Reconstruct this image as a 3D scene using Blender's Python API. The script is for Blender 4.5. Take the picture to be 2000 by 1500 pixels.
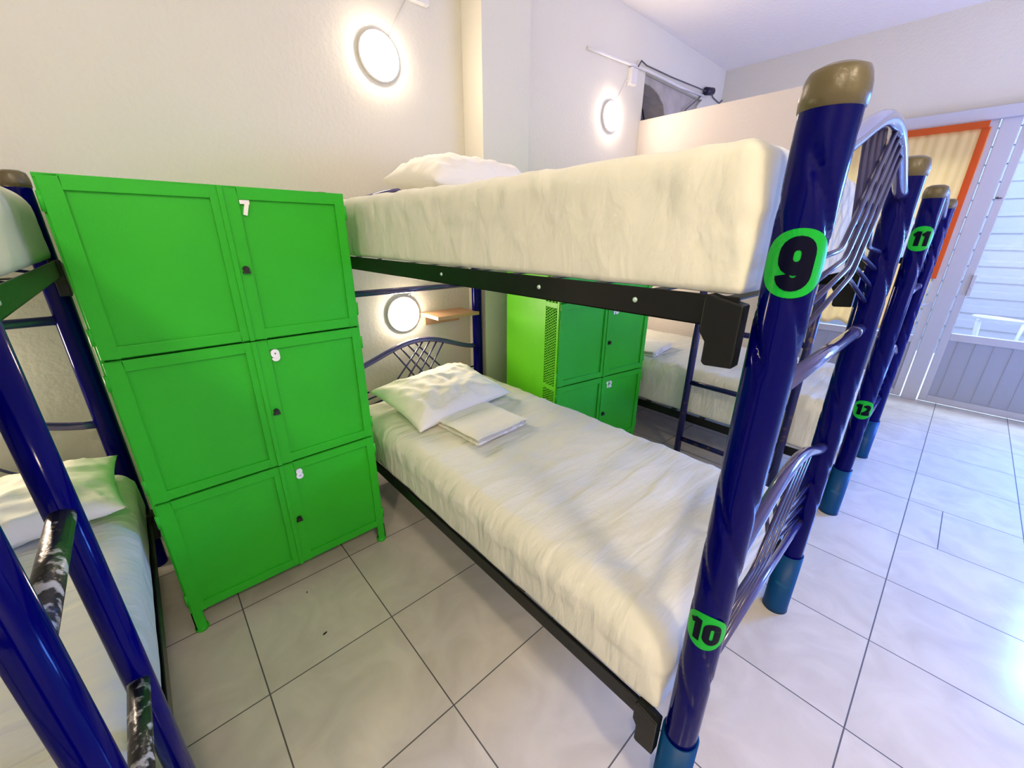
import bpy, bmesh, math, random
from mathutils import Vector, Matrix, noise

random.seed(7)
for o in list(bpy.data.objects):
    bpy.data.objects.remove(o, do_unlink=True)
scene = bpy.context.scene
COL = scene.collection
PI = math.pi

# ------------------------------------------------------------------ camera
CAM_H = 1.4872
cam_d = bpy.data.cameras.new('camera')
cam_d.sensor_fit = 'HORIZONTAL'
cam_d.sensor_width = 36.0
cam_d.lens = 785.223 / 2000 * 36.0
cam_d.clip_start = 0.02
cam_o = bpy.data.objects.new('camera', cam_d)
COL.objects.link(cam_o)
_F = Vector((0.63265249, 0.69239671, -0.34689714))
_R = Vector((0.74018616, -0.67235548, 0.00790983))
_U = Vector((0.22776145, 0.26177263, 0.93786983))
cam_o.matrix_world = Matrix(((_R.x, _U.x, -_F.x, 0), (_R.y, _U.y, -_F.y, 0), (_R.z, _U.z, -_F.z, CAM_H), (0, 0, 0, 1)))
scene.camera = cam_o

# ------------------------------------------------------------------ world, view
w = bpy.data.worlds.new('world')
scene.world = w
w.use_nodes = True
bg = w.node_tree.nodes['Background']
bg.inputs[0].default_value = (0.42, 0.62, 1.0, 1)
bg.inputs[1].default_value = 1.3
scene.view_settings.view_transform = 'Standard'
scene.view_settings.look = 'None'
scene.view_settings.exposure = 0.40
scene.view_settings.gamma = 1.0
scene.view_settings.use_curve_mapping = False
scene.cycles.max_bounces = 10
scene.cycles.diffuse_bounces = 6
scene.cycles.transparent_max_bounces = 12
scene.cycles.sample_clamp_indirect = 6.0
scene.cycles.use_denoising = True

def area_light(name, loc, rot, sx, sy, power, color):
    d = bpy.data.lights.new(name, 'AREA')
    d.shape = 'RECTANGLE'
    d.size, d.size_y, d.energy, d.color = sx, sy, power, color
    o = bpy.data.objects.new(name, d)
    COL.objects.link(o)
    o.location, o.rotation_euler = loc, rot
    return o

# fill lights added out of view, coloured like daylight
area_light('front_fill', (3.9, -2.42, 1.55), (math.radians(116), 0, 0), 1.8, 1.5, 30, (0.55, 0.52, 1.0)).data.spread = math.radians(110)  # added fill, tilted up to brighten the ceiling
area_light('side_fill', (5.30, -1.75, 1.45), (0, math.radians(52), 0), 1.7, 1.1, 235, (0.10, 0.28, 1.0)).data.spread = math.radians(120)  # added blue fill for the right-hand floor; the wall here is solid
# skylight falling on the patio outside the glazed doors
area_light('patio_daylight', (6.1, -0.8, 4.2), (0, math.radians(12), 0), 1.2, 4.0, 560, (0.62, 0.76, 1.0))
LAMP_L = 62.0
CEIL_FILL = 125.0  # strength of the added ceiling fill

# ------------------------------------------------------------------ materials
def new_mat(name):
    m = bpy.data.materials.new(name)
    m.use_nodes = True
    return m, m.node_tree.nodes, m.node_tree.links, m.node_tree.nodes['Principled BSDF']

def mat(name, col, rough=0.5, metal=0.0, coat=0.0, bump=0.0, bscale=60.0, var=0.0, vscale=4.0, spec=0.5, col2=None, thresh=None, sheen=0.0):
    m, N, L, P = new_mat(name)
    P.inputs['Base Color'].default_value = (*col, 1)
    P.inputs['Roughness'].default_value = rough
    P.inputs['Metallic'].default_value = metal
    P.inputs['Coat Weight'].default_value = coat
    P.inputs['Coat Roughness'].default_value = 0.06
    P.inputs['Specular IOR Level'].default_value = spec
    if sheen:
        P.inputs['Sheen Weight'].default_value = sheen
    tc = N.new('ShaderNodeTexCoord')
    if var > 0 or col2:
        nz = N.new('ShaderNodeTexNoise')
        nz.inputs['Scale'].default_value = vscale
        nz.inputs['Detail'].default_value = 6
        L.new(tc.outputs['Object'], nz.inputs['Vector'])
        r = N.new('ShaderNodeValToRGB')
        if thresh:
            r.color_ramp.elements[0].position, r.color_ramp.elements[1].position = thresh
        else:
            r.color_ramp.elements[0].position, r.color_ramp.elements[1].position = 0.3, 0.7
        c2 = col2 if col2 else tuple(c * (1 - var) for c in col)
        r.color_ramp.elements[0].color = (*col, 1)
        r.color_ramp.elements[1].color = (*c2, 1)
        L.new(nz.outputs['Fac'], r.inputs['Fac'])
        L.new(r.outputs['Color'], P.inputs['Base Color'])
    if bump > 0:
        nb = N.new('ShaderNodeTexNoise')
        nb.inputs['Scale'].default_value = bscale
        nb.inputs['Detail'].default_value = 4
        L.new(tc.outputs['Object'], nb.inputs['Vector'])
        b = N.new('ShaderNodeBump')
        b.inputs['Strength'].default_value = bump
        b.inputs['Distance'].default_value = 0.01
        L.new(nb.outputs['Fac'], b.inputs['Height'])
        L.new(b.outputs['Normal'], P.inputs['Normal'])
    return m

M = {}
M['wall'] = mat('wall_plaster', (0.735, 0.71, 0.605), 0.75, bump=0.25, bscale=45, var=0.04, vscale=1.5)
M['wall_peach'] = mat('partition_paint', (0.66, 0.60, 0.55), 0.75, bump=0.2, bscale=45)
M['ceiling'] = mat('ceiling_plaster', (0.88, 0.84, 0.80), 0.8, bump=0.5, bscale=30)
M['recess'] = mat('recess_grey', (0.13, 0.13, 0.15), 0.8, var=0.3, vscale=6)
M['rough_plaster'] = mat('rough_plaster', (0.50, 0.46, 0.41), 0.9, bump=0.9, bscale=14, var=0.25, vscale=7)
M['green'] = mat('green_enamel', (0.028, 0.46, 0.020), 0.38, spec=0.25, bump=0.06, bscale=160, var=0.12, vscale=3.0)
M['green_lit'] = mat('lamplit_green_enamel', (0.15, 0.68, 0.02), 0.42, spec=0.3, bump=0.05, bscale=120)  # warm lamplight on the locker side, put into the green base colour
M['green_gap'] = mat('green_gap', (0.004, 0.05, 0.004), 0.7)
M['white_paint'] = mat('white_lettering', (0.85, 0.87, 0.83), 0.5)
M['lock'] = mat('lock_dark_metal', (0.03, 0.035, 0.03), 0.35, metal=0.6)
M['navy'] = mat('navy_enamel', (0.0004, 0.0004, 0.085), 0.11, spec=0.11, bump=0.03, bscale=18)
M['navy_worn'] = mat('navy_worn_enamel', (0.006, 0.007, 0.075), 0.3, spec=0.4, col2=(0.12, 0.06, 0.04), thresh=(0.60, 0.70), vscale=18)
M['indigo'] = mat('indigo_tube', (0.045, 0.04, 0.16), 0.2, coat=0.8)
M['rod'] = mat('rod_enamel', (0.022, 0.019, 0.085), 0.24, coat=0.3)
M['black'] = mat('black_rail', (0.008, 0.009, 0.008), 0.33, spec=0.25, bump=0.05, bscale=60)
M['black_worn'] = mat('chipped_black_rung', (0.015, 0.015, 0.017), 0.3, col2=(0.45, 0.45, 0.42), thresh=(0.54, 0.62), vscale=42, bump=0.4, bscale=40)
M['cap'] = mat('brass_brown_cap', (0.125, 0.10, 0.042), 0.36, bump=0.2, bscale=40, var=0.35, vscale=10)
M['sleeve'] = mat('teal_sleeve', (0.001, 0.050, 0.165), 0.42, spec=0.2, col2=(0.03, 0.20, 0.28), thresh=(0.60, 0.75), vscale=14)
M['sticker'] = mat('green_sticker', (0.004, 0.38, 0.03), 0.35, spec=0.2)
M['ink'] = mat('navy_ink', (0.001, 0.001, 0.012), 0.3, spec=0.1)
M['wood'] = mat('pine_shelf', (0.62, 0.36, 0.19), 0.5, var=0.2, vscale=3)
M['lamp_rim'] = mat('white_plastic', (0.80, 0.78, 0.75), 0.4)
M['alu'] = mat('white_aluminium', (0.52, 0.54, 0.62), 0.4, metal=0.1)
M['alu_panel'] = mat('white_aluminium_panel', (0.36, 0.39, 0.48), 0.45)
M['dark'] = mat('dark_plastic', (0.02, 0.015, 0.05), 0.4)
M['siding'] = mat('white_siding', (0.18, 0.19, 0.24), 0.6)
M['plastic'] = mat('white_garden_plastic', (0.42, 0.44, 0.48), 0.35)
M['bolt'] = mat('pale_bolt', (0.45, 0.62, 0.52), 0.3, metal=0.3)
M['mud'] = mat('dirt', (0.015, 0.012, 0.01), 0.9)

def sheet_mat(name, col, strength=0.5, scale=(1.4, 6.5, 4.0), rot=(0.7, 0, 0.12)):
    m, N, L, P = new_mat(name)
    P.inputs['Roughness'].default_value = 0.85
    P.inputs['Sheen Weight'].default_value = 0.15
    P.inputs['Base Color'].default_value = (*col, 1)
    tc = N.new('ShaderNodeTexCoord')
    mp = N.new('ShaderNodeMapping')
    mp.inputs['Scale'].default_value = scale
    mp.inputs['Rotation'].default_value = rot
    L.new(tc.outputs['Object'], mp.inputs['Vector'])
    n1 = N.new('ShaderNodeTexNoise')
    n1.inputs['Scale'].default_value = 2.2
    n1.inputs['Detail'].default_value = 5
    n1.inputs['Roughness'].default_value = 0.45
    n1.inputs['Distortion'].default_value = 0.35
    L.new(mp.outputs['Vector'], n1.inputs['Vector'])
    b = N.new('ShaderNodeBump')
    b.inputs['Strength'].default_value = strength
    b.inputs['Distance'].default_value = 0.02
    L.new(n1.outputs['Fac'], b.inputs['Height'])
    L.new(b.outputs['Normal'], P.inputs['Normal'])
    return m
M['sheet'] = sheet_mat('cream_sheet', (0.69, 0.69, 0.57))
M['sheet_creased'] = sheet_mat('creased_cream_sheet', (0.69, 0.685, 0.59), 0.8, (1.6, 8.0, 2.5), (0.2, 0, 0.25))
M['pillowcase'] = sheet_mat('pillowcase_cotton', (0.80, 0.775, 0.69))

def emit_mat(name, col, strength):
    m, N, L, P = new_mat(name)
    P.inputs['Base Color'].default_value = (0.9, 0.9, 0.9, 1)
    P.inputs['Emission Color'].default_value = (*col, 1)
    P.inputs['Emission Strength'].default_value = strength
    return m
M['lamp_glow'] = emit_mat('lamp_diffuser_glow', (1.0, 0.80, 0.62), LAMP_L)
M['fill_glow'] = emit_mat('fill_lamp_glow', (1.0, 0.81, 0.58), CEIL_FILL)  # glow of the added fill lamps

def glass_mat(name, tint, frost):
    m, N, L, P = new_mat(name)
    N.remove(P)
    out = N['Material Output']
    tr = N.new('ShaderNodeBsdfTransparent'); tr.inputs[0].default_value = (*tint, 1)
    gl = N.new('ShaderNodeBsdfGlossy'); gl.inputs[1].default_value = 0.05
    df = N.new('ShaderNodeBsdfTranslucent'); df.inputs[0].default_value = (0.8, 0.85, 0.95, 1)
    mx = N.new('ShaderNodeMixShader'); mx.inputs[0].default_value = 0.07
    mx2 = N.new('ShaderNodeMixShader'); mx2.inputs[0].default_value = frost
    L.new(tr.outputs[0], mx.inputs[1]); L.new(gl.outputs[0], mx.inputs[2])
    L.new(mx.outputs[0], mx2.inputs[1]); L.new(df.outputs[0], mx2.inputs[2])
    L.new(mx2.outputs[0], out.inputs[0])
    return m
M['glass'] = glass_mat('clear_glass', (0.93, 0.95, 0.97), 0.0)
M['louvre'] = glass_mat('louvre_glass', (0.90, 0.92, 0.97), 0.12)

def curtain_mat(name, col, tl):
    m, N, L, P = new_mat(name)
    out = N['Material Output']
    P.inputs['Base Color'].default_value = (*col, 1)
    P.inputs['Roughness'].default_value = 0.8
    df = N.new('ShaderNodeBsdfTranslucent'); df.inputs[0].default_value = (*tl, 1)
    mx = N.new('ShaderNodeMixShader'); mx.inputs[0].default_value = 0.75
    L.new(P.outputs[0], mx.inputs[1]); L.new(df.outputs[0], mx.inputs[2])
    L.new(mx.outputs[0], out.inputs[0])
    return m
M['curtain'] = curtain_mat('orange_curtain_cloth', (1.0, 0.78, 0.45), (1.0, 0.82, 0.50))
M['hem'] = curtain_mat('orange_hem_cloth', (0.80, 0.25, 0.07), (0.9, 0.32, 0.10))

# floor tiles
T, TX, TY = 0.45, 0.016, -0.113
def floor_mat():
    m, N, L, P = new_mat('marbled_floor_tile')
    tc = N.new('ShaderNodeTexCoord')
    sp = N.new('ShaderNodeSeparateXYZ')
    L.new(tc.outputs['Object'], sp.inputs[0])
    def mth(op, a, b=None, c=None):
        n = N.new('ShaderNodeMath'); n.operation = op
        for i, v in enumerate((a, b, c)):
            if v is None: continue
            if isinstance(v, (int, float)): n.inputs[i].default_value = v
            else: L.new(v, n.inputs[i])
        return n.outputs[0]
    def edge(sock, off):
        s = mth('DIVIDE', mth('SUBTRACT', sock, off), T)
        f = mth('FRACT', mth('ADD', s, 0.5))
        return mth('ABSOLUTE', mth('SUBTRACT', f, 0.5)), mth('FLOOR', s)
    ex, ix = edge(sp.outputs[0], TX)
    ey, iy = edge(sp.outputs[1], TY)
    d = mth('MULTIPLY', mth('MINIMUM', ex, ey), T)
    gr = mth('LESS_THAN', d, 0.0022)
    # the cut tile: one short joint
    cutx = mth('LESS_THAN', mth('ABSOLUTE', mth('SUBTRACT', sp.outputs[1], -0.26)), 0.0022)
    inx = mth('MULTIPLY', mth('GREATER_THAN', sp.outputs[0], TX + 6 * T), mth('LESS_THAN', sp.outputs[0], TX + 7 * T))
    gr = mth('MAXIMUM', gr, mth('MULTIPLY', cutx, inx))
    cell = N.new('ShaderNodeCombineXYZ')
    L.new(ix, cell.inputs[0]); L.new(iy, cell.inputs[1])
    wn = N.new('ShaderNodeTexWhiteNoise'); wn.noise_dimensions = '3D'
    L.new(cell.outputs[0], wn.inputs['Vector'])
    off = N.new('ShaderNodeVectorMath'); off.operation = 'MULTIPLY_ADD'
    L.new(wn.outputs['Color'], off.inputs[0]); off.inputs[1].default_value = (9, 9, 9)
    L.new(tc.outputs['Object'], off.inputs[2])
    nz = N.new('ShaderNodeTexNoise'); nz.inputs['Scale'].default_value = 5.0; nz.inputs['Detail'].default_value = 8
    nz.inputs['Distortion'].default_value = 1.2
    L.new(off.outputs[0], nz.inputs['Vector'])
    r = N.new('ShaderNodeValToRGB')
    r.color_ramp.elements[0].position, r.color_ramp.elements[1].position = 0.30, 0.68
    r.color_ramp.elements[0].color = (0.52, 0.48, 0.42, 1)
    r.color_ramp.elements[1].color = (0.63, 0.59, 0.52, 1)
    L.new(nz.outputs['Fac'], r.inputs['Fac'])
    mx = N.new('ShaderNodeMix'); mx.data_type = 'RGBA'
    L.new(gr, mx.inputs[0]); L.new(r.outputs['Color'], mx.inputs[6]); mx.inputs[7].default_value = (0.09, 0.085, 0.08, 1)
    L.new(mx.outputs[2], P.inputs['Base Color'])
    rr = mth('ADD', mth('MULTIPLY', gr, 0.5), 0.17)
    L.new(rr, P.inputs['Roughness'])
    b = N.new('ShaderNodeBump'); b.inputs['Strength'].default_value = 0.4; b.inputs['Distance'].default_value = 0.004; b.invert = True
    L.new(gr, b.inputs['Height']); L.new(b.outputs['Normal'], P.inputs['Normal'])
    return m
M['floor'] = floor_mat()

# ------------------------------------------------------------------ mesh helpers
def finish(name, bm, m, parent=None, smooth=False, bevel=0.0, segs=2):
    me = bpy.data.meshes.new(name)
    bmesh.ops.recalc_face_normals(bm, faces=bm.faces)
    bm.to_mesh(me); bm.free()
    for x in (m if isinstance(m, (list, tuple)) else [m]):
        me.materials.append(x)
    o = bpy.data.objects.new(name, me)
    COL.objects.link(o)
    if smooth:
        for p in me.polygons: p.use_smooth = True
    if bevel > 0:
        md = o.modifiers.new('bevel', 'BEVEL'); md.width = bevel; md.segments = segs; md.limit_method = 'ANGLE'
        md.angle_limit = math.radians(40)
    if parent: o.parent = parent
    return o

def box(bm, x0, x1, y0, y1, z0, z1, mi=0):
    vs = [bm.verts.new((x, y, z)) for x in (x0, x1) for y in (y0, y1) for z in (z0, z1)]
    for f in ((0, 1, 3, 2), (4, 6, 7, 5), (0, 4, 5, 1), (2, 3, 7, 6), (0, 2, 6, 4), (1, 5, 7, 3)):
        bm.faces.new([vs[i] for i in f]).material_index = mi

def prism(bm, pts, axis, a0, a1, mi=0):
    """polygon pts in the plane normal to axis, extruded a0..a1"""
    def mk(p, a):
        return {'x': (a, p[0], p[1]), 'y': (p[0], a, p[1]), 'z': (p[0], p[1], a)}[axis]
    A = [bm.verts.new(mk(p, a0)) for p in pts]; B = [bm.verts.new(mk(p, a1)) for p in pts]
    fs = [bm.faces.new(A), bm.faces.new(B[::-1])]
    n = len(pts)
    for i in range(n):
        fs.append(bm.faces.new((A[i], A[(i + 1) % n], B[(i + 1) % n], B[i])))
    for f in fs: f.material_index = mi

def tube(bm, pts, r, n=10, cap=True, mi=0, radii=None):
    pts = [Vector(p) for p in pts]
    rings = []
    up = None
    for i, p in enumerate(pts):
        if i == 0: t = pts[1] - p
        elif i == len(pts) - 1: t = p - pts[i - 1]
        else: t = (pts[i + 1] - p).normalized() + (p - pts[i - 1]).normalized()
        t.normalize()
        if up is None:
            up = Vector((0, 0, 1)) if abs(t.z) < 0.9 else Vector((1, 0, 0))
        a = t.cross(up).normalized(); b = a.cross(t).normalized(); up = b
        rr = radii[i] if radii else r
        rings.append([bm.verts.new(p + a * math.cos(2 * PI * k / n) * rr + b * math.sin(2 * PI * k / n) * rr) for k in range(n)])
    for i in range(len(rings) - 1):
        for k in range(n):
            f = bm.faces.new((rings[i][k], rings[i][(k + 1) % n], rings[i + 1][(k + 1) % n], rings[i + 1][k])); f.material_index = mi; f.smooth = True
    if cap:
        bm.faces.new(rings[0]).material_index = mi; bm.faces.new(rings[-1][::-1]).material_index = mi

def lathe(bm, prof, cx=0, cy=0, n=32, mi=0, smooth=True):
    rings = []
    for r, z in prof:
        if r < 1e-5: rings.append([bm.verts.new((cx, cy, z))])
        else: rings.append([bm.verts.new((cx + r * math.cos(2 * PI * k / n), cy + r * math.sin(2 * PI * k / n), z)) for k in range(n)])
    for a, b in zip(rings, rings[1:]):
        for k in range(n):
            if len(a) == 1 and len(b) == 1: continue
            if len(a) == 1: f = bm.faces.new((a[0], b[(k + 1) % n], b[k]))
            elif len(b) == 1: f = bm.faces.new((a[k], a[(k + 1) % n], b[0]))
            else: f = bm.faces.new((a[k], a[(k + 1) % n], b[(k + 1) % n], b[k]))
            f.material_index = mi; f.smooth = smooth

def tag(o, label, cat, group=None):
    o['label'] = label; o['category'] = cat
    if group: o['group'] = group
    return o

def thing(name, label, cat, loc=(0, 0, 0), rz=0, group=None):
    o = bpy.data.objects.new(name, None); COL.objects.link(o)
    o.location = loc; o.rotation_euler = (0, 0, rz); o.empty_display_size = 0.1
    return tag(o, label, cat, group)

def struct(o):
    o['kind'] = 'structure'; return o

def arc(c, r, a0, a1, n=10):
    return [(c[0] + r * math.cos(math.radians(a0 + (a1 - a0) * i / n)), c[1] + r * math.sin(math.radians(a0 + (a1 - a0) * i / n))) for i in range(n + 1)]

# digits: closed polygons and thick strokes in a 1-high box, width about .62
def stroke(pts, wdt, closed=False):
    """quads (list of 4-point lists) following a polyline with mitred joints"""
    n = len(pts); L_, R_ = [], []
    for i in range(n):
        p = Vector(pts[i])
        a = Vector(pts[i - 1]) if (i > 0 or closed) else None
        b = Vector(pts[(i + 1) % n]) if (i < n - 1 or closed) else None
        d1 = (p - a).normalized() if a is not None else None
        d2 = (b - p).normalized() if b is not None else None
        if d1 is None: d1 = d2
        if d2 is None: d2 = d1
        t = (d1 + d2).normalized(); nn = Vector((-t.y, t.x))
        c = max(0.5, nn.dot(Vector((-d1.y, d1.x))))
        L_.append(p + nn * (wdt / 2 / c)); R_.append(p - nn * (wdt / 2 / c))
    q = []
    for i in range(n if closed else n - 1):
        j = (i + 1) % n
        q.append([L_[i], L_[j], R_[j], R_[i]])
    return q

def digit(ch, W=0.24):
    h = W / 2
    if ch == '0':
        c = arc((.31, .69), .31 - h, 0, 180, 10) + arc((.31, .31), .31 - h, 180, 360, 10)
        return stroke(c, W, True), .62
    if ch == '1':
        return stroke([(.30, 0), (.30, .5), (.30, 1)], W) + stroke([(.02, .72), (.12, .80), (.30, .93)], W * .75), .44
    if ch == '2':
        c = arc((.31, .69), .31 - h, 165, -20, 10)
        return stroke(c + [(.40, .42), (.18, h + .05)], W) + stroke([(.0, h), (.3, h), (.62, h)], W), .62
    if ch == '7':
        return stroke([(0, 1 - h), (.35, 1 - h), (.62, 1 - h)], W) + stroke([(.50, .95), (.36, .5), (.22, 0)], W), .62
    if ch == '8':
        k = .265
        return stroke(arc((.31, .735), k - h * .85, 0, 360, 18)[:-1], W * .85, True) + stroke(arc((.31, .29), .30 - h * .9, 0, 360, 18)[:-1], W * .9, True), .62
    if ch == '9':
        c = arc((.31, .69), .31 - h, 0, 180, 10) + arc((.31, .60), .31 - h, 180, 360, 8)
        return stroke(c, W, True) + stroke([(.62 - h, .69)] + arc((.31, .31), .31 - h, 0, -175, 10), W), .62
    return [], .6

def text_quads(s, h, W=0.24, gap=.10):
    out, x = [], 0
    for ch in s:
        q, wd = digit(ch, W)
        for quad in q: out.append([(p[0] + x, p[1]) for p in quad])
        x += wd + gap
    x -= gap
    return [[((p[0] - x / 2) * h, (p[1] - .5) * h) for p in q] for q in out]

def split_quad(q, n):
    """split a quad n times in both directions"""
    a, b, c, d = [Vector(p) for p in q]
    out = []
    def P(u, v): return (a.lerp(b, u)).lerp(d.lerp(c, u), v)
    for i in range(n):
        for j in range(n):
            out.append([P(i / n, j / n), P((i + 1) / n, j / n), P((i + 1) / n, (j + 1) / n), P(i / n, (j + 1) / n)])
    return out

# ------------------------------------------------------------------ room shell
XR = 5.418      # wall with the glazed doors
YB = 2.42       # wall at the heads of the beds
XL, YF, ZC = -2.1, -2.6, 3.23
bm = bmesh.new(); box(bm, XL - .2, XR + 2.6, YF - .2, YB + .3, -.12, 0)
struct(finish('floor', bm, M['floor']))
bm = bmesh.new(); box(bm, XL - .2, XR + .12, YF - .2, YB + .3, ZC, ZC + .12)
struct(finish('ceiling', bm, M['ceiling']))
# back wall with the irregular opening above the partition
bm = bmesh.new()
nx0 = 3.80
box(bm, XL - .2, nx0, YB, YB + .3, 0, ZC)
box(bm, nx0, XR + .12, YB, YB + .3, 0, 2.30)
box(bm, nx0, XR + .12, YB, YB + .3, 2.87, ZC)
prism(bm, [(4.75, 2.30), (XR + .12, 2.30), (XR + .12, 2.87), (4.95, 2.87), (4.86, 2.80), (4.80, 2.66)], 'y', YB, YB + .3)
struct(finish('wall_back', bm, M['wall']))
bm = bmesh.new()
box(bm, nx0 - .05, 4.95, YB + .27, YB + .32, 2.25, 2.9)
struct(finish('trim_1', bm, M['recess']))
bm = bmesh.new()   # rough plaster hump inside the opening
pts = [(nx0, 2.868), (nx0, 2.80), (3.95, 2.80), (4.10, 2.77), (4.22, 2.70), (4.30, 2.58), (4.33, 2.46), (4.34, 2.31), (4.74, 2.31), (4.78, 2.55), (4.80, 2.70), (4.93, 2.868)]
prism(bm, pts, 'y', YB + .03, YB + .26)
struct(finish('trim_2', bm, M['rough_plaster'], bevel=.01))
# pillar
bm = bmesh.new(); box(bm, 1.775, 2.165, 2.225, YB, 0, ZC)
struct(finish('wall_pillar', bm, M['wall'], bevel=.004))
# partition behind the farther bunk
bm = bmesh.new(); box(bm, 3.78, 3.88, .93, YB, 0, 2.49)
struct(finish('wall_partition', bm, M['wall_peach'], bevel=.004))
# left wall, front wall with a window added for daylight, right wall above and beside the glazing
bm = bmesh.new(); box(bm, XL - .2, XL, YF - .2, YB, 0, ZC)
struct(finish('wall_left', bm, M['wall']))
bm = bmesh.new()
box(bm, XL, 1.75, YF - .2, YF, 0, ZC); box(bm, 4.85, XR + .12, YF - .2, YF, 0, ZC)
box(bm, 1.75, 4.85, YF - .2, YF, 0, .75); box(bm, 1.75, 4.85, YF - .2, YF, 2.35, ZC)
struct(finish('wall_front', bm, M['wall']))
GY0, GY1, GZ = -1.30, 1.45, 2.45   # opening for the doors
bm = bmesh.new()
box(bm, XR, XR + .12, YF, GY0, 0, ZC); box(bm, XR, XR + .12, GY1, YB, 0, ZC); box(bm, XR, XR + .12, GY0, GY1, GZ, ZC)
struct(finish('wall_right', bm, M['wall']))
bm = bmesh.new()
for (a, b) in ((1.75, 1.80), (3.28, 3.33), (4.80, 4.85)): box(bm, a, b, YF - .06, YF - .01, .75, 2.35)
box(bm, 1.75, 4.85, YF - .06, YF - .01, .75, .80); box(bm, 1.75, 4.85, YF - .06, YF - .01, 2.30, 2.35)
wf = struct(finish('added_window_1', bm, M['alu']))  # unseen window, added to bring in blue light
bm = bmesh.new(); box(bm, 1.80, 4.80, YF - .04, YF - .035, .8, 2.3)
finish('added_window_pane', bm, M['glass'], wf)

# glazed doors: frame, curtained leaf, louvred leaf
bm = bmesh.new()
box(bm, XR - .05, XR + .05, GY0, GY1, 2.40, GZ)
box(bm, XR - .045, XR + .05, .03, .14, 0.0, 2.40)
box(bm, XR - .05, XR + .05, GY0, GY0 + .06, 0, 2.40); box(bm, XR - .05, XR + .05, GY1 - .06, GY1, 0, 2.40)
box(bm, XR - .08, XR - .045, GY0, GY1, 2.385, 2.475)
struct(finish('trim_3', bm, M['alu'], bevel=.004))
def leaf(name, y0, y1, zp, st, louvre):
    bm = bmesh.new()
    xa, xb = XR - .035, XR + .01
    box(bm, xa, xb, y0, y0 + st, 0.015, 2.395); box(bm, xa, xb, y1 - st, y1, 0.015, 2.395)
    box(bm, xa, xb, y0 + st, y1 - st, 0.015, .075); box(bm, xa, xb, y0 + st, y1 - st, zp - .045, zp + .02)
    box(bm, xa, xb, y0 + st, y1 - st, 2.35, 2.395)
    d = struct(finish(name, bm, M['alu'], bevel=.003))
    bm = bmesh.new()
    box(bm, xa + .015, xb - .015, y0 + st, y1 - st, .075, zp - .045)
    y = y0 + st + .09
    while y < y1 - st:
        box(bm, xa + .010, xa + .016, y, y + .008, .08, zp - .05); y += .11
    finish('lower_panel', bm, M['alu_panel'], d)
    if louvre:
        z = zp + .02; k = 0
        while z < 2.34:
            bm = bmesh.new()
            h = min(.128, 2.348 - z)
            prism(bm, [(XR - .012, z), (XR - .006, z), (XR + .008, z + h + .012 if z + h < 2.33 else z + h), (XR + .002, z + h + .012 if z + h < 2.33 else z + h)], 'y', y0 + st, y1 - st)
            finish('louvre', bm, M['louvre'], d)
            bm = bmesh.new()
            z += .125
    else:
        bm = bmesh.new(); box(bm, XR - .015, XR - .01, y0 + st, y1 - st, zp + .02, 2.35)
        finish('pane', bm, M['glass'], d)
    return d
dA = leaf('door_1', .15, GY1 - .06, .60, .055, False)
dB = leaf('door_2', GY0 + .06, .02, .66, .055, True)
bm = bmesh.new(); box(bm, XR - .06, XR - .036, -.055, -.03, 1.02, 1.20); box(bm, XR - .07, XR - .036, -.05, -.035, 1.08, 1.10)
finish('handle', bm, M['alu'], dB, bevel=.003)
bm = bmesh.new(); box(bm, XR - .065, XR - .036, -.12, -.05, 2.20, 2.385); box(bm, XR - .06, XR - .036, -.17, -.05, 2.34, 2.385)
finish('corner_bracket', bm, M['dark'], dB, bevel=.004)
bm = bmesh.new(); box(bm, XR - .055, XR - .036, .0, .012, 1.80, 1.812); box(bm, XR - .05, XR - .036, -.02, .015, 1.80, 1.806)
finish('latch', bm, M['dark'], dB)

# outdoors: white boarded wall and a patio table with a chair
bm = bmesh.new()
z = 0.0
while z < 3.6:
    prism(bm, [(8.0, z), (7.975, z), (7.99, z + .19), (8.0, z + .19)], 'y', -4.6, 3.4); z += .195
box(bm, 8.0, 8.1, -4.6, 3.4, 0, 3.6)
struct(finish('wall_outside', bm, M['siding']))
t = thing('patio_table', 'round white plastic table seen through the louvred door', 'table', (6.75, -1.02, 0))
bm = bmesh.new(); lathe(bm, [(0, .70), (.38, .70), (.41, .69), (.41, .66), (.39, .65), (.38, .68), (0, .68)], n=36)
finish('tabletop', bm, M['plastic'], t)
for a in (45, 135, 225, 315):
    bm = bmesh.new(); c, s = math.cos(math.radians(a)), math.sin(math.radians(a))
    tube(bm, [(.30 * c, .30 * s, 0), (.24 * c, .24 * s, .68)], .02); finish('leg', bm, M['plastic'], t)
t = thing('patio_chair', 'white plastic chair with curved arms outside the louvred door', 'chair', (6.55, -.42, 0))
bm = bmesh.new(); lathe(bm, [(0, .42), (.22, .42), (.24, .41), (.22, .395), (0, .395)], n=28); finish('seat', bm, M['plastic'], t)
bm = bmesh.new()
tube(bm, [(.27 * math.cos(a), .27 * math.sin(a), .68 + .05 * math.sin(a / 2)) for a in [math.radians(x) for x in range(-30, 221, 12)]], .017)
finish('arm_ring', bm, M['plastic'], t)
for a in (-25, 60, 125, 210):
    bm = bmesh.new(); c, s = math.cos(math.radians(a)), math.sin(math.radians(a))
    tube(bm, [(.27 * c, .27 * s, 0), (.23 * c, .23 * s, .41), (.27 * c, .27 * s, .70)], .016); finish('leg', bm, M['plastic'], t)

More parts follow.
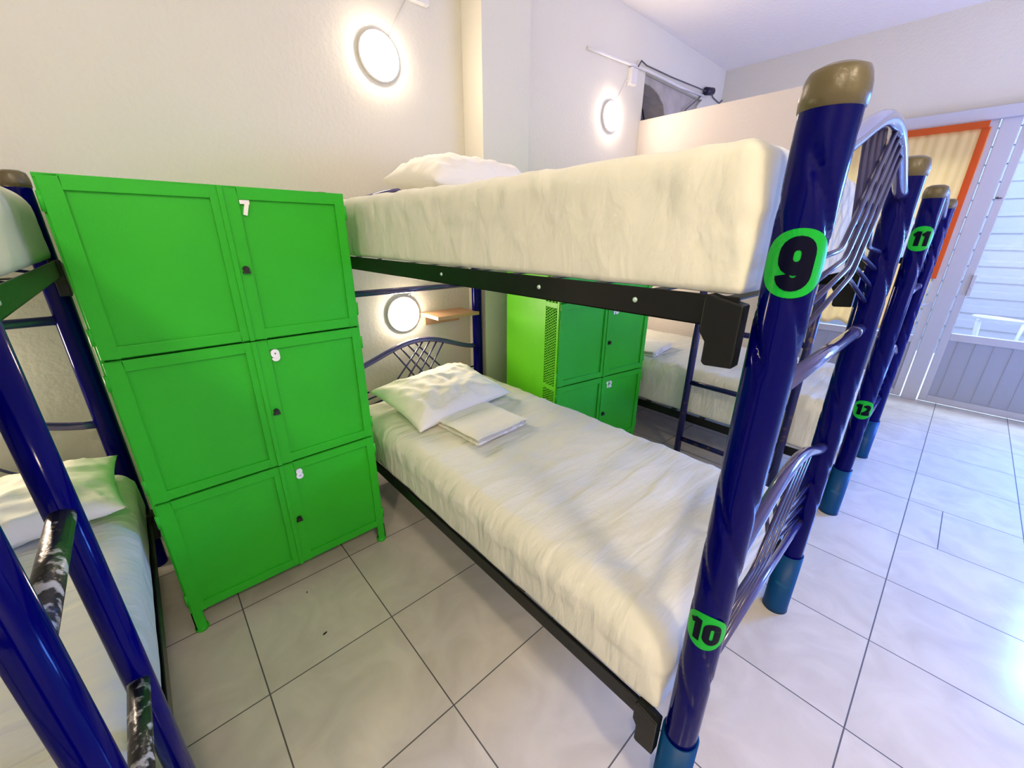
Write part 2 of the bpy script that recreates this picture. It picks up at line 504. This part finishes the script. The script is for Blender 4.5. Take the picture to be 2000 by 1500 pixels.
# curtain
bm = bmesh.new()
ny, nz = 130, 40
grid = []
cy0, cy1 = .20, 1.38
for i in range(ny + 1):
    col = []
    for j in range(nz + 1):
        v = j / nz
        y = cy0 + (cy1 - cy0) * i / ny
        zb = .67 - .02 * math.sin(y * 30)
        z = zb + (2.33 - zb) * v
        pin = math.exp(-((z - .93) / .25) ** 2) * .05 * (1 - i / ny)   # gathered by its tie
        x = XR - .095 + .006 * math.sin(y * 38 + 1.5 * math.sin(z * 2)) * (1.15 - v * .6) + .004 * math.sin(y * 97 + z)
        col.append(bm.verts.new((x, y - pin * 0 + .02 * math.sin(z * 2.1) * (1 - i / ny), z)))
    grid.append(col)
for i in range(ny):
    for j in range(nz):
        bm.faces.new((grid[i][j], grid[i + 1][j], grid[i + 1][j + 1], grid[i][j + 1])).smooth = True
cur = finish('curtain', bm, M['curtain'], smooth=True)
md = cur.modifiers.new('thick', 'SOLIDIFY'); md.thickness = .0015
tag(cur, 'pale orange curtain hanging on the white glazed door leaf', 'curtain')
bm = bmesh.new(); box(bm, XR - .115, XR - .075, cy0, cy1, 2.325, 2.375)
finish('heading', bm, M['hem'], cur, bevel=.004)
bm = bmesh.new(); box(bm, XR - .108, XR - .080, cy0 - .012, cy0 + .035, 1.15, 2.33)
finish('side_hem', bm, M['hem'], cur, bevel=.004)
bm = bmesh.new(); tube(bm, [(XR - .05, .16, .93), (XR - .12, .21, .92), (XR - .125, .30, .92)], .006)
finish('tie', bm, M['alu'], cur)

# ------------------------------------------------------------------ bunk beds
PW = .945; POST_H = {True: 1.664, False: 1.637}; YFOOT, YHEAD = .19, 2.25
UP_DZ = .82

def post_mesh(R_, ornate):
    PH = POST_H[ornate]
    bm = bmesh.new()
    n = 56 if ornate else 28
    zs = [i * .012 for i in range(int((PH) / .012) + 1)] + [PH]
    rings = []
    for z in zs:
        ring = []
        for k in range(n):
            a = 2 * PI * k / n
            r = R_
            if ornate:
                # pressed leaf-like spiral dents in two runs, plain tube between
                env = 0
                for z0, z1 in ((1.27, 1.63), (.42, 1.08)):
                    if z0 < z < z1: env = min(1, (z - z0) / .04, (z1 - z) / .04)
                ph = (a * 3 / (2 * PI) + z / .16) % 1.0
                g = max(0.0, 1 - abs(ph - .5) / .16)
                r -= (.0065 if z > 1.2 else .0045) * env * g * g * (3 - 2 * g)
            ring.append(bm.verts.new((r * math.cos(a), r * math.sin(a), z)))
        rings.append(ring)
    for i in range(len(rings) - 1):
        for k in range(n):
            bm.faces.new((rings[i][k], rings[i][(k + 1) % n], rings[i + 1][(k + 1) % n], rings[i + 1][k])).smooth = True
    bm.faces.new(rings[0]); bm.faces.new(rings[-1][::-1])
    return bm

def add_post(root, x, y, ornate):
    R_ = .0385 if ornate else .0345
    PH = POST_H[ornate]
    p = finish('post', post_mesh(R_, ornate), M['navy'], root)
    p.location = (x, y, 0)
    bm = bmesh.new()
    c = R_ + .0018
    lathe(bm, [(c - .004, PH - .012), (c, PH - .010), (c + .001, PH + .006), (c, PH + .018), (c * .93, PH + .030), (c * .86, PH + .036), (c * .80, PH + .037), (c * .55, PH + .042), (0, PH + .043)], n=36)
    finish('cap', bm, M['cap'], p)
    if not ornate: return p, R_
    bm = bmesh.new()
    lathe(bm, [(R_ + .0005, .285), (R_ + .006, .288), (R_ + .0065, .02), (R_ + .008, .0), (0, .0)], n=36)
    finish('foot_sleeve', bm, M['sleeve'], p)
    return p, R_

def sticker(post, R_, ang, z, text, r=.058, dh=.075, dw=.30):
    bm = bmesh.new()
    def cyl(u, v, off):
        a = ang + u / R_
        return ((R_ + off) * math.cos(a), (R_ + off) * math.sin(a), z + v)
    n, m_ = 48, 8
    rings = [[bm.verts.new(cyl(r * j / m_ * math.cos(2 * PI * k / n), r * j / m_ * math.sin(2 * PI * k / n), .0010)) for k in range(n)] for j in range(1, m_ + 1)]
    c = bm.verts.new(cyl(0, 0, .0010))
    for k in range(n):
        bm.faces.new((c, rings[0][k], rings[0][(k + 1) % n]))
        for j in range(m_ - 1):
            bm.faces.new((rings[j][k], rings[j + 1][k], rings[j + 1][(k + 1) % n], rings[j][(k + 1) % n]))
    for iq, q in enumerate(text_quads(text, dh, dw, gap=.06)):
        for s in split_quad(q, 4):
            vs = [bm.verts.new(cyl(p[0] * .95, p[1], .0018 + iq * 1.2e-5)) for p in s]
            try: bm.faces.new(vs).material_index = 1
            except ValueError: pass
    return finish('number_sticker', bm, [M['sticker'], M['ink']], post)

def end_panel(root, y, dz, name):
    """arched tube with crossed rods between the two posts"""
    bm = bmesh.new(); W = PW; c = W / 2
    z0, zp = .785 + dz, .895 + dz
    pts = []
    for i in range(25):
        u = i / 24; x = .03 + (W - .06) * u
        s = math.sin(PI * u)
        pts.append((x, y, z0 + (zp - z0) * s ** 1.5 + .0 * u))
    tube(bm, pts, .0165, 12)
    p = finish(name, bm, M['indigo'], root)
    def zarch(x):
        u = (x - .03) / (W - .06); return z0 + (zp - z0) * math.sin(PI * u) ** 1.5
    for sgn in (1, -1):
        for k in range(4):
            xt = c - sgn * (.035 + .050 * k)
            xb = c + sgn * (.195 - .062 * k)
            zb, ze = z0 - .140 - .020 * k, z0 - .158 - .050 * k
            zt = zarch(xt)
            yy = y + sgn * .006
            d = Vector((xb - xt, zb - zt)).normalized() * .028
            xe = W - .03 if sgn > 0 else .03
            e = Vector((xe - xb, ze - zb)).normalized() * .028
            seq = [(xt, yy, zt), (xb - d.x, yy, zb - d.y), (xb - d.x * .35 + e.x * .12, yy, zb - d.y * .35 + e.y * .12),
                   (xb + e.x * .35 - d.x * .12, yy, zb + e.y * .35 - d.y * .12), (xb + e.x, yy, zb + e.y), (xe, yy, ze)]
            bm = bmesh.new(); tube(bm, seq, .0055, 8)
            finish('rod', bm, M['rod'], p)
    return p

def bunk(x0, label):
    root = thing('bunk_bed', label, 'bunk bed', (x0, 0, 0), group='navy metal bunk beds')
    posts = {}
    for nm, x, y, orn in (('A', 0, YFOOT, True), ('B', PW, YFOOT, True), ('C', 0, YHEAD, False), ('D', PW, YHEAD, False)):
        posts[nm] = add_post(root, x, y, orn)
    end_panel(root, YFOOT, 0, 'footboard'); end_panel(root, YFOOT, UP_DZ, 'footboard')
    end_panel(root, YHEAD, -.04, 'headboard'); end_panel(root, YHEAD, UP_DZ - .0, 'headboard')
    for y, z in ((YFOOT, 1.215), (YHEAD, 1.175)):
        bm = bmesh.new()
        tube(bm, [(.03, y, z), (PW - .03, y, z)], .0175, 14)
        if y == YFOOT:
            tube(bm, [(.80, y, z), (.86, y, z)], .0195, 14)
        finish('cross_tube', bm, M['indigo'], root)
    for y in (YFOOT, YHEAD):
        bm = bmesh.new(); tube(bm, [(.03, y, .46), (PW - .03, y, .46)], .0125, 12)
        finish('cross_tube', bm, M['indigo'], root)
    for zt in (1.393, .325):
        for s, xo in ((-1, -.036), (1, PW + .036)):
            bm = bmesh.new()
            xi = xo - s * .045
            box(bm, min(xo, xo - s * .004), max(xo, xo - s * .004), YFOOT + .055, YHEAD - .05, zt - .055, zt)
            box(bm, min(xo, xi), max(xo, xi), YFOOT + .055, YHEAD - .05, zt - .055, zt - .051)
            rl = finish('side_rail', bm, M['black'], root, bevel=.0015)
            if zt > 1:
                for yb in (.44, .71, 1.15):
                    bm = bmesh.new()
                    lathe(bm, [(0, .004), (.004, .0035), (.0055, .001), (.0055, 0)], n=12)
                    b = finish('bolt', bm, M['bolt'], rl)
                    b.location = (xo + s * .0, yb, zt - .026); b.rotation_euler = (0, s * PI / 2, 0)
            for y, dy in ((YFOOT, 1), (YHEAD, -1)):
                bm = bmesh.new()
                xa, xb = sorted((xo + s * .010, xo - s * .022))
                za = zt - .125 if zt > 1 else zt - .14
                ys = sorted((y + dy * .042, y + dy * .108)); yn = y + dy * .055
                pr = [(y + dy * .044, zt - .012), (y + dy * .105, zt + .002), (y + dy * .110, zt - .010), (y + dy * .110, zt - .065), (y + dy * .098, zt - .082), (y + dy * .098, za + .006), (y + dy * .092, za), (y + dy * .044, za + .004)]
                prism(bm, pr, 'x', xa, xb)
                finish('corner_bracket', bm, M['black'], root, bevel=.003)
        # slats under the mattress
        for k in range(9):
            bm = bmesh.new(); yy = .38 + k * .21
            box(bm, .01, PW - .01, yy - .02, yy + .02, zt - .051, zt - .047)
            finish('slat', bm, M['black'], root)
    return root, posts

XS = {7: -.228 - PW, 9: .773, 11: 2.672}
labels = {7: 'navy bunk bed left of the lockers, cropped by the left edge of the photo',
          9: 'navy bunk bed nearest the camera, with green stickers 9 and 10 on its post',
          11: 'navy bunk bed with green stickers 11 and 12, beside the partition'}
beds = {}
for k in (9, 11, 7):
    beds[k] = bunk(XS[k], labels[k])
def ang_to_cam(x, y): return math.atan2(-y, -x)
pa, R_ = beds[9][1]['A']
sticker(pa, R_, ang_to_cam(.773, .19) + .06, 1.450, '9', r=.0505, dh=.080, dw=.25)
sticker(pa, R_, ang_to_cam(.773, .19) - .02, .685, '10', r=.049, dh=.060, dw=.25)
pa, R_ = beds[11][1]['A']
sticker(pa, R_, ang_to_cam(2.65, .19) + .03, 1.487, '11', r=.053, dh=.062)
sticker(pa, R_, ang_to_cam(2.65, .19) + .08, .652, '12', r=.051, dh=.058)

# ------------------------------------------------------------------ ladders
def ladder(x, y0, y1, rs, rr, zr, label, mstile, mrung):
    t = thing('bunk_ladder', label, 'ladder', (x, (y0 + y1) / 2, 0), group='ladders hooked to the bunk beds')
    h = (y1 - y0) / 2
    for s in (-1, 1):
        bm = bmesh.new()
        tube(bm, [(0, s * h, .0), (0, s * h, .7), (0, s * h, 1.40)], rs, 20)
        st = finish('stile', bm, mstile, t)
        d = 1 if x < 1 and x < 0 else -1
        bm = bmesh.new(); tube(bm, [(0, s * h, 1.385), (0, s * h, 1.43), (-.03 * d, s * h, 1.44), (-.045 * d, s * h, 1.415)], .012, 10)
        finish('hook', bm, mstile, st)
    for z in zr:
        bm = bmesh.new(); tube(bm, [(0, -h + rs * .6, z), (0, h - rs * .6, z)], rr, 14)
        finish('rung', bm, mrung, t)
    return t
ladder(-.168, .545, .855, .0215, .0165, (.29, .70, 1.075), 'navy ladder with chipped black rungs on the bunk at the left edge', M['navy'], M['black_worn'])
ladder(2.585, .48, 1.075, .022, .0165, (.155, .575, .945), 'worn navy ladder with rusty rungs on the bunk by the partition', M['navy_worn'], M['navy_worn'])

# ------------------------------------------------------------------ bedding
def mattress(name, x0, x1, y0, y1, z0, z1, r_top, step, seed, label, amp=.004, edge=0.0):
    cx, cy, cz = (x0 + x1) / 2, (y0 + y1) / 2, (z0 + z1) / 2
    hx, hy, hz = (x1 - x0) / 2, (y1 - y0) / 2, (z1 - z0) / 2
    bm = bmesh.new()
    nx, ny, nz_ = max(4, int(2 * hx / step)), max(4, int(2 * hy / step)), max(6, int(2 * hz / step))
    def g(nu, nv, f):
        V = [[bm.verts.new(f(2 * i / nu - 1, 2 * j / nv - 1)) for j in range(nv + 1)] for i in range(nu + 1)]
        for i in range(nu):
            for j in range(nv):
                bm.faces.new((V[i][j], V[i + 1][j], V[i + 1][j + 1], V[i][j + 1]))
    for s in (-1, 1):
        g(nx, ny, lambda u, v: (u * hx, v * hy, s * hz))
        g(nx, nz_, lambda u, v: (u * hx, s * hy, v * hz))
        g(ny, nz_, lambda u, v: (s * hx, u * hy, v * hz))
    bmesh.ops.remove_doubles(bm, verts=bm.verts, dist=1e-5)
    for v in bm.verts:
        p = v.co
        kz = max(0.0, min(1.0, .5 + p.z / hz * .8))
        r = r_top * (.22 + .78 * kz)
        q = Vector((max(-hx + r, min(hx - r, p.x)), max(-hy + r, min(hy - r, p.y)), max(-hz + r, min(hz - r, p.z))))
        d = p - q
        if d.length > 1e-9:
            nrm = d.normalized(); p = q + nrm * r
        else: nrm = Vector((0, 0, 1))
        if abs(p.z) < hz - r and d.length < 1e-9: nrm = Vector((0, 0, 0))
        # cloth: long drawn folds on top, diagonal pulls on the sides
        sx = Vector((p.x * 2.4 + seed, p.y * 6.5, p.z * 4))
        sx.x += p.y * 1.1
        f = noise.noise(sx) + .5 * noise.noise(sx * 2.3)
        rid = 1 - abs(noise.noise(Vector((p.x * 3.1 - p.y * 2.0 + seed * 2, p.y * 9 + p.x * 3, p.z * 9 + seed))))
        rid = max(0, rid - .72) * 3.2
        side = 1 if abs(p.z) < hz - r * .6 else 0
        dg = p.y + p.z * 1.5
        sd = noise.noise(Vector((p.x * 5 + seed, dg * 4.5, p.z * 3))) * (.5 + 1.2 * max(0, noise.noise(Vector((seed, p.y * 1.3, 0)))))
        a = amp * (f * .8 + rid * .9) if p.z > 0 else amp * .4 * f
        a += side * amp * 1.3 * sd
        p = p + nrm * a
        # softly hollow in the middle, sagging bottom edge of the sheet
        if p.z > 0: p.z -= .006 * (1 - (p.x / hx) ** 2) * (noise.noise(Vector((p.x * 1.5, p.y * 1.5, seed))) + .4)
        p.z = max(p.z, -hz)
        v.co = p
    o = finish(name, bm, M['sheet_creased' if z0 < 1 else 'sheet'], smooth=True)
    o.location = (cx, cy, cz)
    return tag(o, label, 'mattress', 'sheeted mattresses on the bunks')

MY0, MY1 = .245, 2.20
mattress('mattress', .738, 1.725, MY0, MY1, 1.3945, 1.632, .045, .014, 1.3, 'cream sheeted mattress on the top of the nearest bunk, above the 9 sticker', amp=.005)
mattress('mattress', .742, 1.725, MY0, MY1, .3285, .556, .075, .012, 4.7, 'cream sheeted mattress on the bottom of the nearest bunk, beside the 10 sticker', amp=.0065)
x11 = XS[11]
mattress('mattress', x11 - .026, x11 + .985, MY0, MY1, 1.3945, 1.60, .055, .025, 8.1, 'mattress on the top of the bunk with sticker 11')
mattress('mattress', x11 - .026, x11 + .985, MY0, MY1, .3285, .635, .075, .018, 11.9, 'cream sheeted mattress on the bottom of the bunk by the partition, behind its ladder', amp=.005)
x7 = XS[7]
mattress('mattress', x7 - .02, x7 + PW + .028, MY0, MY1, 1.3945, 1.62, .075, .018, 15.2, 'cream mattress on the top of the bunk at the left edge')
mattress('mattress', x7 - .02, x7 + PW + .030, MY0, MY1, .3285, .555, .075, .018, 19.4, 'cream mattress on the bottom of the bunk at the left edge, behind its ladder')

def pillow(loc, rot, a, b, h, seed, label, amp=.010, pw=2.6, ex=.55):
    bm = bmesh.new(); n = 52
    top, bot = [], []
    for s, st in ((1, top), (-1, bot)):
        for i in range(n + 1):
            row = []
            for j in range(n + 1):
                u, v = 2 * i / n - 1, 2 * j / n - 1
                # pulled-in sides, eared corners
                x = a * u * (1 - .07 * (1 - v * v) * abs(u) ** 2)
                y = b * v * (1 - .09 * (1 - u * u) * abs(v) ** 2)
                t = max(0, (1 - abs(u) ** pw) * (1 - abs(v) ** pw)) ** ex
                z = s * h * (.5 if s > 0 else .32) * t
                e = min(1, (1 - max(abs(u), abs(v))) * 6)
                rad = Vector((u * 3.2 + seed, v * 2.6, s * 3))
                cr = 1 - abs(noise.noise(Vector((x * 9 + seed, y * 7 + x * 6, s * 2))))
                z += s * (amp * noise.noise(rad * 1.6) + amp * 1.2 * max(0, cr - .75) * 3) * e
                row.append(bm.verts.new((x, y, z + h * .32)))
            st.append(row)
        for i in range(n):
            for j in range(n):
                bm.faces.new((st[i][j], st[i + 1][j], st[i + 1][j + 1], st[i][j + 1]))
    bmesh.ops.remove_doubles(bm, verts=bm.verts, dist=1e-4)
    o = finish('pillow', bm, M['pillowcase'], smooth=True)
    o.location = loc; o.rotation_euler = rot
    return tag(o, label, 'pillow', 'cream pillows on the beds')
pillow((1.17, 1.88, .578), (.20, -.03, .10), .335, .235, .17, 3.1, 'cream pillow on the bottom mattress of the nearest bunk, beside a folded sheet')
pillow((1.385, 1.88, 1.642), (.08, 0, .03), .36, .235, .255, 6.2, 'cream pillow on the top mattress of the nearest bunk', pw=3.2, ex=.62)
pillow((-.49, 1.93, .568), (.05, 0, .05), .28, .22, .15, 9.7, 'cream pillow on the bottom bed at the left edge, next to the green locker')
# folded sheet
def folded(loc, rz, a, b, layers, th, label, name='folded_sheet', seed=0):
    t = thing(name, label, 'sheet', loc, rz, group='folded white sheets on the beds')
    for k in range(layers):
        bm = bmesh.new(); n = 22
        sh = (k % 2) * .008
        A, B = [], []
        for i in range(n + 1):
            ra, rb = [], []
            for j in range(n + 1):
                u, v = 2 * i / n - 1, 2 * j / n - 1
                x, y = (a - sh) * u, (b - sh * .6) * v
                wv = .005 * noise.noise(Vector((x * 9 + seed, y * 9, k * .35))) * (k + 1) / layers + .003 * noise.noise(Vector((x * 25, y * 25, k)))
                e = th * .48 * (max(0, 1 - abs(u) ** 10) * max(0, 1 - abs(v) ** 10)) ** .5
                ra.append(bm.verts.new((x, y, th * (k + .55) + wv + e))); rb.append(bm.verts.new((x, y, th * (k + .55) + wv * .6 - e)))
            A.append(ra); B.append(rb)
        for i in range(n):
            for j in range(n):
                bm.faces.new((A[i][j], A[i + 1][j], A[i + 1][j + 1], A[i][j + 1])); bm.faces.new((B[i][j], B[i][j + 1], B[i + 1][j + 1], B[i + 1][j]))
        bmesh.ops.remove_doubles(bm, verts=bm.verts, dist=1e-4)
        finish('fold', bm, M['pillowcase'], t, smooth=True)
    return t
folded((1.165, 1.505, .556), .06, .172, .165, 3, .013, 'folded white sheet lying in front of the pillow on the nearest bottom bed')
folded((2.92, 1.62, .632), .15, .20, .17, 3, .015, 'folded white sheet on the bottom bed by the partition', seed=5)

# ------------------------------------------------------------------ lockers
LW, LH = .794, 1.63
ROWS = (.101, .606, 1.122, 1.63)
def locker(loc, rz, depth, nums, label, vent):
    t = thing('locker_cabinet', label, 'locker', loc, rz, group='green metal locker cabinets')
    D = depth
    # carcass: hollow shell of panels
    bm = bmesh.new()
    box(bm, .0, .012, .012, D, .10, LH - .004) if not vent else None
    if vent:
        box(bm, .0, .012, .135, D, .10, LH - .004, 1)
        box(bm, .0, .012, .012, .028, .10, LH - .004, 1)
        for zz in (.10, .576, 1.09, LH - .034):
            box(bm, .0, .012, .028, .135, zz, zz + .030, 1)
    box(bm, LW - .012, LW, .012, D, .10, LH - .004)
    box(bm, 0, LW, .010, D, LH - .012, LH)
    box(bm, .012, LW - .012, .012, D, .10, .112)
    box(bm, .012, LW - .012, D - .01, D, .112, LH - .012)
    for z in ROWS[1:3]: box(bm, .012, LW - .012, .03, D - .01, z - .006, z + .002, 0)
    box(bm, LW / 2 - .005, LW / 2 + .005, .03, D - .01, .112, LH - .012)
    finish('carcass', bm, [M['green'], M['green_lit']], t, bevel=.001)
    if vent:
        # expanded metal: slanted wires in both directions
        for z0, z1 in ((.13, .576), (.606, 1.09), (1.12, LH - .034)):
            bm = bmesh.new()
            y0, y1 = .030, .133; st = .0165; sl = .55
            for s in (1, -1):
                z = z0 - sl * (y1 - y0)
                while z < z1 + sl * (y1 - y0):
                    a = (y0, z if s > 0 else z + sl * (y1 - y0)); b = (y1, z + sl * (y1 - y0) if s > 0 else z)
                    # clip to z0..z1
                    def at(zz): return a[0] + (b[0] - a[0]) * (zz - a[1]) / (b[1] - a[1])
                    pa_, pb_ = a, b
                    lo, hi = (a, b) if a[1] < b[1] else (b, a)
                    if hi[1] > z0 and lo[1] < z1:
                        if lo[1] < z0: lo = (at(z0), z0)
                        if hi[1] > z1: hi = (at(z1), z1)
                        if hi[1] - lo[1] > .002:
                            tube(bm, [(.003 + s * .001, lo[0], lo[1]), (.003 + s * .001, hi[0], hi[1])], .0030, 6, cap=False)
                    z += st
            finish('vent_mesh', bm, M['green_lit'], t)
    gap = .004
    for r in range(3):
        z0, z1 = ROWS[r] + gap, ROWS[r + 1] - gap
        for side in (0, 1):
            u0, u1 = (.006, LW / 2 - .004) if side == 0 else (LW / 2 + .002, LW - .006)
            rl, rr_, rt, rb = (.042, .024, .036, .036) if side == 0 else (.044, .034, .036, .036)
            bm = bmesh.new()
            yf, yp = 0.0, .009
            box(bm, u0, u0 + rl, yf, yf + .014, z0, z1); box(bm, u1 - rr_, u1, yf, yf + .014, z0, z1)
            box(bm, u0 + rl, u1 - rr_, yf, yf + .014, z0, z0 + rb); box(bm, u0 + rl, u1 - rr_, yf, yf + .014, z1 - rt, z1)
            box(bm, u0 + rl - .002, u1 - rr_ + .002, yp, yp + .004, z0 + rb - .002, z1 - rt + .002)
            bmesh.ops.remove_doubles(bm, verts=bm.verts, dist=1e-6)
            d = finish('door', bm, M['green'], t, bevel=.0018)
            if side == 0:
                bm = bmesh.new(); box(bm, u1 - .002, u1 + .014, -.005, .0, z0 - .002, z1 + .002)
                finish('closing_strip', bm, M['green'], d, bevel=.0015)
            hu = u0 - .006 if side == 0 else u1
            for hz in (z0 + .045, z1 - .09):
                bm = bmesh.new(); tube(bm, [(hu + .003, .004, hz), (hu + .003, .004, hz + .05)], .006, 8)
                finish('hinge', bm, M['green'], d)
            if side == 1:
                zl = ROWS[r] + (.235 if r < 2 else .250)
                bm = bmesh.new()
                lu = .425
                tube(bm, [(lu, .0, zl), (lu, -.012, zl)], .010, 16)
                tube(bm, [(lu, -.012, zl), (lu, -.016, zl)], .006, 12)
                box(bm, lu - .012, lu + .012, -.010, -.002, zl - .014, zl - .008)
                finish('lock', bm, M['lock'], d)
                s = nums[r]
                if s:
                    bm = bmesh.new()
                    zc = z1 - .060; uc = .461
                    if s == '10': zc -= .016
                    for iq, q in enumerate(text_quads(s, .046, .26 if len(s) < 2 else .20, gap=.10)):
                        # plain decal 0.4 mm proud of the rim and panel faces
                        prism(bm, [(p[0] + uc, p[1] + zc) for p in q], 'y', -.0006 - iq * 2.5e-5, .0088)
                    finish('number', bm, M['white_paint'], d)
    for (fx, fy) in ((.0, .008), (LW - .036, .008), (0, D - .04), (LW - .036, D - .04)):
        bm = bmesh.new()
        box(bm, fx, fx + .036, fy, fy + .004, .018, .101); box(bm, fx if fx < .1 else fx + .032, fx + .004 if fx < .1 else fx + .036, fy, fy + .036, .018, .101)
        lathe(bm, [(0, .0), (.022, .0), (.024, .006), (.022, .016), (.0, .018)], fx + .018, fy + .018, n=20)
        finish('foot', bm, M['green'], t)
    return t
locker((-.139, 1.669, 0), 0, .70, ('8', '9', '7'), 'green metal locker with white numbers 7, 9 and 8, in the foreground', False)
locker((1.762, 1.522, 0), math.radians(-9.0), .57, ('12', '10', ''), 'green metal locker with numbers 10 and 12 and a meshed side, behind the nearest bunk', True)

# ------------------------------------------------------------------ wall lamps, cables, shelf
def wall_lamp(x, z, label, r=.112):
    t = thing('wall_lamp', label, 'lamp', (x, YB, z), group='round white wall lamps')
    bm = bmesh.new(); lathe(bm, [(0, 0), (r, 0), (r + .002, .004), (r + .002, .018), (r - .003, .021), (r - .009, .021), (r - .009, .018), (0, .018)], n=56)
    o = finish('rim', bm, M['lamp_rim'], t); o.rotation_euler = (PI / 2, 0, 0)
    bm = bmesh.new(); lathe(bm, [(r - .0095, .0185), (r - .0095, .030), (r - .014, .036), (r - .03, .040), (r * .5, .043), (0, .044)], n=56)
    o = finish('diffuser', bm, M['lamp_glow'], t); o.rotation_euler = (PI / 2, 0, 0)
    return t
wall_lamp(1.225, 2.372, 'lit round wall lamp high on the wall above the green locker')
wall_lamp(3.315, 2.444, 'lit round wall lamp high on the wall, right of the pillar')
wall_lamp(1.238, 1.00, 'lit round wall lamp low on the wall between the two mattresses of the nearest bunk')
wall_lamp(-.68, 1.00, 'lit round wall lamp low on the wall behind the bunk at the left edge')
wall_lamp(3.25, 1.02, 'lit round wall lamp low on the wall behind the bunk by the partition')

def cable(name, pts, r, label, m='lamp_rim', cat='cable'):
    bm = bmesh.new(); tube(bm, pts, r, 8)
    return tag(finish(name, bm, M[m], smooth=False), label, cat)
cable('lamp_cable', [(1.29, YB - .004, 2.462), (1.345, YB - .005, 2.56), (1.415, YB - .005, 2.68)], .003, 'thin white cable rising from the lamp above the green locker')
cable('lamp_cable', [(3.36, YB - .004, 2.55), (3.43, YB - .004, 2.64), (3.50, YB - .004, 2.735), (3.515, YB - .02, 2.75), (3.53, YB - .01, 2.71)], .004, 'thin white cable rising from the lamp right of the pillar')
cable('lamp_cable', [(1.27, YB - .004, 1.11), (1.33, YB - .004, 1.135), (1.42, YB - .004, 1.16), (1.5, YB - .004, 1.20)], .003, 'thin white cable above the low lamp of the nearest bunk')
def small_box(name, x0, x1, y0, y1, z0, z1, m, label, cat, bevel=.003):
    bm = bmesh.new(); box(bm, x0, x1, y0, y1, z0, z1)
    return tag(finish(name, bm, M[m], bevel=bevel), label, cat)
small_box('socket_box', 1.42, 1.54, YB - .035, YB, 2.668, 2.76, 'lamp_rim', 'white socket box on the wall at the end of the upper lamp cable', 'socket')
small_box('socket_box', 3.53, 3.62, YB - .04, YB, 2.72, 2.84, 'lamp_rim', 'white socket box under the conduit right of the pillar', 'socket')
cable('conduit', [(2.95, YB - .010, 2.835), (3.30, YB - .014, 2.85), (3.80, YB - .016, 2.875), (4.40, YB - .016, 2.875), (4.93, YB - .016, 2.90)], .012, 'white conduit running along the wall towards the opening above the partition', cat='conduit')
cable('grey_cable', [(3.62, YB - .038, 2.86), (3.66, YB - .038, 2.91), (3.75, YB - .038, 2.895), (4.2, YB - .038, 2.905), (4.75, YB - .038, 2.93), (4.92, YB - .038, 2.935)], .006, 'grey cable lying along the conduit above the partition', 'recess')
cable('grey_cable', [(4.93, YB - .02, 2.93), (4.84, YB - .01, 2.86), (4.74, YB - .01, 2.80), (4.60, YB - .01, 2.72), (4.50, YB - .01, 2.60)], .006, 'grey cable dropping left from the black cable end', 'recess')
cable('grey_cable', [(5.06, YB - .03, 2.96), (5.18, YB - .01, 2.93), (5.35, YB - .01, 2.91), (5.41, YB - .01, 2.95)], .006, 'grey cable running right from the black cable end into the corner', 'recess')
bm = bmesh.new(); tube(bm, [(4.93, YB - .03, 2.94), (5.05, YB - .05, 2.955)], .036, 18)
tag(finish('cable_gland', bm, M['dark']), 'black cylindrical cable end on the wall above the partition', 'cable gland')
for xx, za, tl, zz, lb in ((4.02, 2.50, .02, 2.68, 'leftmost and tallest'), (4.05, 2.50, .05, 2.63, 'short leaning second'), (4.14, 2.50, .0, 2.66, 'upright third'), (4.29, 2.50, .04, 2.68, 'leaning rightmost')):
    bm = bmesh.new(); tube(bm, [(xx, YB + .24, za - .25), (xx + tl, YB + .24, zz)], .0055, 6)
    tag(finish('white_stick', bm, M['lamp_rim']), lb + ' of the four thin white sticks in the opening above the partition', 'stick', 'white sticks in the wall opening')

# shelf
t = thing('wall_shelf', 'small pine shelf on the wall beside the low lamp', 'shelf', (1.53, YB, .97))
bm = bmesh.new(); box(bm, -.165, .165, -.225, -.003, .003, .024)
finish('board', bm, M['wood'], t, bevel=.001)
bm = bmesh.new(); box(bm, -.140, .140, -.022, 0, -.062, .002)
finish('batten', bm, M['wood'], t, bevel=.001)
# unseen fill lamps added on the ceiling behind the camera
for (x, y), lb in (((-1.2, -.7), 'left'), ((.1, -1.7), 'right')):
    t = thing('fill_lamp', 'round fill lamp added behind the camera, the %s one' % lb, 'lamp', (x, y, ZC - .001), group='added round fill lamps')
    bm = bmesh.new(); lathe(bm, [(0, 0), (.20, 0), (.202, -.03), (.19, -.034), (0, -.034)], n=40); finish('rim', bm, M['lamp_rim'], t)
    bm = bmesh.new(); lathe(bm, [(.188, -.0345), (.17, -.045), (0, -.05)], n=40); finish('diffuser', bm, M['fill_glow'], t)
# bits of dirt on the floor
for k, (x, y, a, lb) in enumerate(((.235, 1.344, .3, 'larger dark speck of dirt on the floor, farther from the green locker'), (.244, 1.598, 1.0, 'small dark speck of dirt on the floor close to the front of the green locker'))):
    bm = bmesh.new(); lathe(bm, [(0, .0), (.006, .0), (.005, .002), (0, .0025)], n=10)
    o = finish('dirt_speck', bm, M['mud']); o.scale = (1.6, .6, 1); o.rotation_euler = (0, 0, a); o.location = (x, y, .0002)
    if k: o.scale = (.8, .4, 1)
    tag(o, lb, 'dirt', 'dirt specks on the floor')
